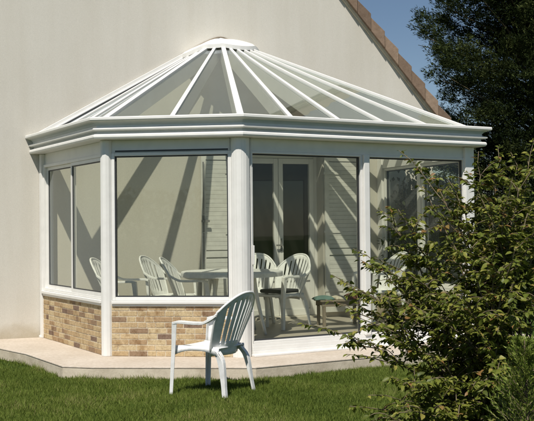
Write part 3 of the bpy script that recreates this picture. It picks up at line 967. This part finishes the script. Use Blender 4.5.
for (x, y, d, den) in ((333, 272, 5.7, .65), (352, 248, 5.9, .8), (378, 205, 5.8, .8), (396, 150, 5.9, .5), (418, 168, 6.0, .9), (312, 325, 5.6, .4), (350, 318, 5.3, .5),
                       (372, 262, 5.5, .9), (400, 215, 5.6, 1.0), (338, 352, 5.3, .4), (425, 205, 5.4, 1), (405, 255, 5.9, .9), (385, 300, 5.2, .6),
                       (440, 240, 5.3, 1.1), (452, 178, 5.8, 1.0), (470, 166, 5.7, 1.0), (482, 195, 5.3, 1.1), (500, 160, 5.9, 1), (515, 185, 5.4, 1.1), (530, 172, 5.6, 1.1),
                       (455, 290, 4.9, 1), (490, 250, 5.0, 1.1), (520, 240, 5.0, 1.1), (545, 215, 5.3, 1.1), (560, 180, 5.7, 1.1), (590, 200, 5.7, 1), (620, 240, 5.7, 1),
                       (430, 300, 5.1, 1), (470, 330, 4.8, 1), (510, 300, 4.8, 1.1), (550, 280, 4.9, 1), (420, 350, 5.0, .9), (450, 380, 4.7, .9), (500, 370, 4.6, .9),
                       (330, 298, 5.5, .4), (338, 280, 5.8, .5), (362, 262, 5.7, .7), (362, 305, 5.6, .4), (390, 270, 5.6, .8), (412, 280, 5.4, .9), (420, 180, 5.7, .8), (445, 200, 5.8, 1), (478, 152, 5.9, .9), (495, 145, 6.0, .9), (515, 150, 5.8, 1), (530, 142, 5.9, 1), (470, 260, 5.7, 1), (352, 292, 5.5, .4), (368, 330, 5.4, .35), (392, 335, 5.2, .4), (410, 310, 5.0, .7), (345, 410, 5.0, .6), (360, 425, 4.8, .8), (415, 385, 4.8, 1), (440, 415, 4.8, 1), (380, 372, 5.1, .6), (365, 395, 5.0, .7), (400, 408, 4.8, 1.), (430, 330, 5.4, .9), (463, 225, 6.2, 1.1), (505, 215, 6.2, 1.1), (535, 200, 6.3, 1), (430, 270, 6.2, .8), (480, 290, 6.2, 1.1), (530, 290, 6.2, 1.1),
                       (570, 330, 5.4, 1), (600, 300, 5.8, 1), (470, 400, 5.2, 1), (520, 350, 5.4, 1)):
    tips.append((px(x + r5.uniform(-5, 5), y + r5.uniform(-5, 5), d), den))
shrub('leafy_shrub', (1.28, 5.62, LAWN), tips, 1.15, 'large loose green shrub with brownish leaves in the right foreground before the sliding doors', 'shrub', M['leaf'])

# soft young conifer in the bottom right corner
def young_conifer(base, h, label):
    r = random.Random(5); root = empty('young_conifer', base); tag(root, label, 'conifer')
    st = MB(); st.tube([(0, 0, 0), (.01, 0, h * .5), (0, .01, h)], [.014, .009, .003], 6)
    C = []; D = []; Nn = []
    for k in range(230):
        f = r.random() ** .8; z = h * (.08 + .9 * f); L = (.30 * (1 - f) ** .8 + .05); a = r.uniform(0, 6.283)
        d = Vector((math.cos(a), math.sin(a), .75 + r.uniform(-.1, .5))).normalized(); p = Vector((0, 0, z))
        e = p + d * L
        st.tube([p, e], [.0025, .001], 3)
        for j in range(34):
            g_ = .15 + .85 * j / 33
            aa = r.uniform(0, 6.283); o_ = Vector((math.cos(aa), math.sin(aa), r.uniform(-.6, .6)))
            C.append(p.lerp(e, g_)); D.append((d * .9 + o_ * .6).normalized()); Nn.append(Vector((r.gauss(0, 1), r.gauss(0, 1), 1)))
    st.build('trunk', M['bark'], root, fix=False)
    A = lambda x: np.array([tuple(v) for v in x], float); n = len(C)
    leaves('crown', A(C), A(D), A(Nn), rng.uniform(.018, .034, n), np.full(n, .006), rng.random(n), M['young'], root, .1, 1)
young_conifer((1.16, 4.62, LAWN), .94, 'small bright green feathery conifer in front of the shrub at the bottom right corner')

# ------------------------------------------------------------------ big trees and hedge behind
def conifer(name, base, h, rad, label, seed, n_limb=420, leaf=.16, z0=.06, group=None, per=150):
    r = np.random.default_rng(seed); root = empty(name, base); tag(root, label, 'tree', group)
    st = MB(); st.tube([(0, 0, 0), (.08, 0, h * .4), (0, .05, h * .97)], [rad * .11, rad * .07, .03], 10)
    C = []; D = []; V = []
    for k in range(n_limb):
        f = z0 + (1 - z0) * (k + r.random()) / n_limb
        prof = min(1.0, (1 - f) * 2.1) ** .75 * (1 if f > .12 else .75 + 2 * f)
        a = r.uniform(0, 2 * np.pi); L = rad * prof * r.uniform(.72, 1.06) + .15
        el = r.uniform(-.08, .35) + .5 * f
        d = np.array([np.cos(a), np.sin(a), el]); d /= np.linalg.norm(d)
        p = np.array([0, 0, h * f * .97])
        tip = p + d * L
        if k % 3 == 0:
            st.tube([p, p + d * L * .5, tip + np.array([0, 0, .05])], [.045 * prof + .01, .02, .006], 5)
        side = np.cross(d, [0, 0, 1]); side /= np.linalg.norm(side)
        tone = r.normal(.42, .26)
        # sprays: fans of flat drooping twigs
        m = int(per * (0.55 + .55 * prof))
        g = 1 - r.random(m) ** 1.7 * .8
        sp = r.normal(0, 1, m)[:, None] * side * (.13 * L + .05) * (1.15 - g[:, None] * .6)
        c = p + d * L * g[:, None] + sp + r.normal(0, .07, (m, 3)) + np.array([0, 0, 1]) * (.16 * L * (g[:, None] ** 2) - .05)
        dd = d + side * r.normal(0, .55, m)[:, None] + r.normal(0, .25, (m, 3)) + np.array([0, 0, .1])
        C.append(c); D.append(dd); V.append(np.clip(tone + .25 * (g - .6) + r.normal(0, .13, m), 0, 1))
    st.build('trunk', M['bark'], root, fix=False)
    C = np.concatenate(C); D = np.concatenate(D); V = np.concatenate(V); n = len(C)
    # each spray of needles is several narrow blades
    K = 8
    C = np.repeat(C, K, 0) + r.normal(0, .03, (n * K, 3)); D = np.repeat(D / np.linalg.norm(D, axis=1, keepdims=True), K, 0) + r.normal(0, .45, (n * K, 3)); V = np.repeat(V, K)
    Nn = r.normal(0, .6, (n * K, 3)) + np.array([0, 0, 1])
    leaves('crown', C, D, Nn, r.uniform(.6, 1.2, n * K) * leaf, r.uniform(.16, .28, n * K) * leaf, V, M['fir'], root, .15, 1)
conifer('conifer_tree', (6.42, 24.0, LAWN), 11.5, 2.8, 'tall dark conifer behind the house corner, nearest the roof edge', 1, 560, .095, group='dark conifers behind the garden')
conifer('conifer_tree', (9.6, 26.5, LAWN), 12.5, 3.0, 'tall dark conifer farther right behind the first one, cut by the picture edge', 2, 330, .14, group='dark conifers behind the garden')

def hedge(base, pts, h, label, seed, name='hedge', cat='hedge'):
    r = np.random.default_rng(seed); root = empty(name, (*base, LAWN)); tag(root, label, cat)
    Cs = []; Ds = []; Vs = []; st = MB()
    rr = random.Random(seed)
    for (x, y, rad, hh) in pts:
        x -= base[0]; y -= base[1]
        for q in range(6):
            a = rr.uniform(0, 6.28)
            st.tube([(x + .1 * math.cos(a), y + .1 * math.sin(a), 0), (x + rad * .4 * math.cos(a), y + rad * .4 * math.sin(a), hh * .5), (x + rad * .7 * math.cos(a), y + rad * .7 * math.sin(a), hh * .9)], [.03, .018, .006], 5)
        for c in range(62):
            u = r.normal(0, 1, 3); u /= np.linalg.norm(u); u[2] = abs(u[2]) * 1.0
            cc = np.array([x, y, hh * .45]) + u * np.array([rad, rad, hh * .52]) * r.uniform(.7, 1.08); cc[2] = max(.1, cc[2] * r.uniform(.35, 1.0))
            m = 110; p = cc + r.normal(0, .16, (m, 3)); Cs.append(p); Ds.append(r.normal(0, .6, (m, 3)) + u); Vs.append(np.clip(r.normal(.4, .2) + r.normal(0, .15, m), 0, 1))
    st.build('stem', M['bark'], root, fix=False)
    C = np.concatenate(Cs); C[:, 2] = np.maximum(C[:, 2], .02); D = np.concatenate(Ds); n = len(C)
    leaves('foliage', C, D, r.normal(0, .6, (n, 3)) + np.array([0, 0, 1]), r.uniform(.06, .10, n), r.uniform(.035, .055, n), np.concatenate(Vs), M['hedge'], root, .15, 1)
hedge((5.2, 17.5), [(3.9, 17.0, .8, 1.9), (4.9, 17.3, .9, 2.2), (6.0, 17.6, 1.0, 2.4), (7.1, 17.8, 1.0, 2.3), (8.3, 18.1, 1.1, 2.4)], 2.2, 'dark green garden hedge beyond the right corner of the conservatory', 4)

hedge((2.10, 14.22), [(2.10, 14.22, .17, 2.25)], 2.2, 'narrow dark bush added to hide the sunlit house wall behind the far right panes', 6, 'added_dark_bush', 'bush')  # added bush: keeps the sunlit wall from showing through the right panes
hedge((2.72, 13.95), [(2.72, 13.95, .26, 1.9)], 2.2, 'wider dark bush added outside the conservatory to darken its right end panes', 8, 'added_dark_bush', 'bush')  # second added bush, a dark backing for the same panes

# garden behind the viewer: a far hedge line reflected in the glass
def far_row():
    root = empty('far_hedge', (0, -22, LAWN)); tag(root, 'long clipped hedge closing the garden behind the viewer', 'hedge')
    r = np.random.default_rng(9); n = 16000
    C = np.stack([r.uniform(-26, 26, n), r.uniform(-.6, .6, n), r.uniform(0, 3.2, n) * r.uniform(.85, 1.05, n)], 1)
    leaves('foliage', C, r.normal(0, 1, (n, 3)), r.normal(0, 1, (n, 3)), r.uniform(.2, .4, n), r.uniform(.15, .25, n), r.random(n), M['hedge'], root, .15, 1)
far_row()

# ------------------------------------------------------------------ light
SUN_AZ, SUN_EL = 194.0, 57.0          # compass heading where +y is 0 and +x is 90
az = R_(SUN_AZ); el = R_(SUN_EL)
to_sun = Vector((math.sin(az) * math.cos(el), math.cos(az) * math.cos(el), math.sin(el)))
sl = bpy.data.lights.new('sun', 'SUN'); sl.energy = 4.7; sl.angle = R_(.53); sl.color = (1.0, .95, .86)
so = bpy.data.objects.new('sun', sl); COL.objects.link(so); so.location = (-3, -8, 14)
so.rotation_euler = to_sun.to_track_quat('Z', 'Y').to_euler()
w = bpy.data.worlds.new('World'); scene.world = w; w.use_nodes = True
nt = w.node_tree; bg = nt.nodes['Background']
sky = nt.nodes.new('ShaderNodeTexSky'); sky.sky_type = 'NISHITA'; sky.sun_disc = False
sky.sun_elevation = el; sky.sun_rotation = az
sky.air_density = .9; sky.dust_density = .1; sky.ozone_density = 1.7
nt.links.new(sky.outputs[0], bg.inputs['Color']); bg.inputs['Strength'].default_value = .06

# ------------------------------------------------------------------ camera
cam = bpy.data.cameras.new('camera'); cam.sensor_width = 36; cam.lens = 1021 / 534 * 36
cam.clip_start = .05; cam.clip_end = 1500
co = bpy.data.objects.new('camera', cam); COL.objects.link(co)
pitch = math.atan(16.5 / 1021)
Mx = Matrix.Rotation(R_(90) + pitch, 4, 'X') @ Matrix.Rotation(R_(-.55), 4, 'Z')
co.matrix_world = Matrix.Translation((0, 0, 1.34)) @ Mx
scene.camera = co

scene.view_settings.view_transform = 'Standard'; scene.view_settings.look = 'None'
scene.view_settings.exposure = 0.17; scene.view_settings.gamma = 1.0; scene.view_settings.use_curve_mapping = False
scene.cycles.transparent_max_bounces = 32; scene.cycles.max_bounces = 10
scene.cycles.caustics_reflective = False; scene.cycles.caustics_refractive = False
scene.cycles.use_denoising = True
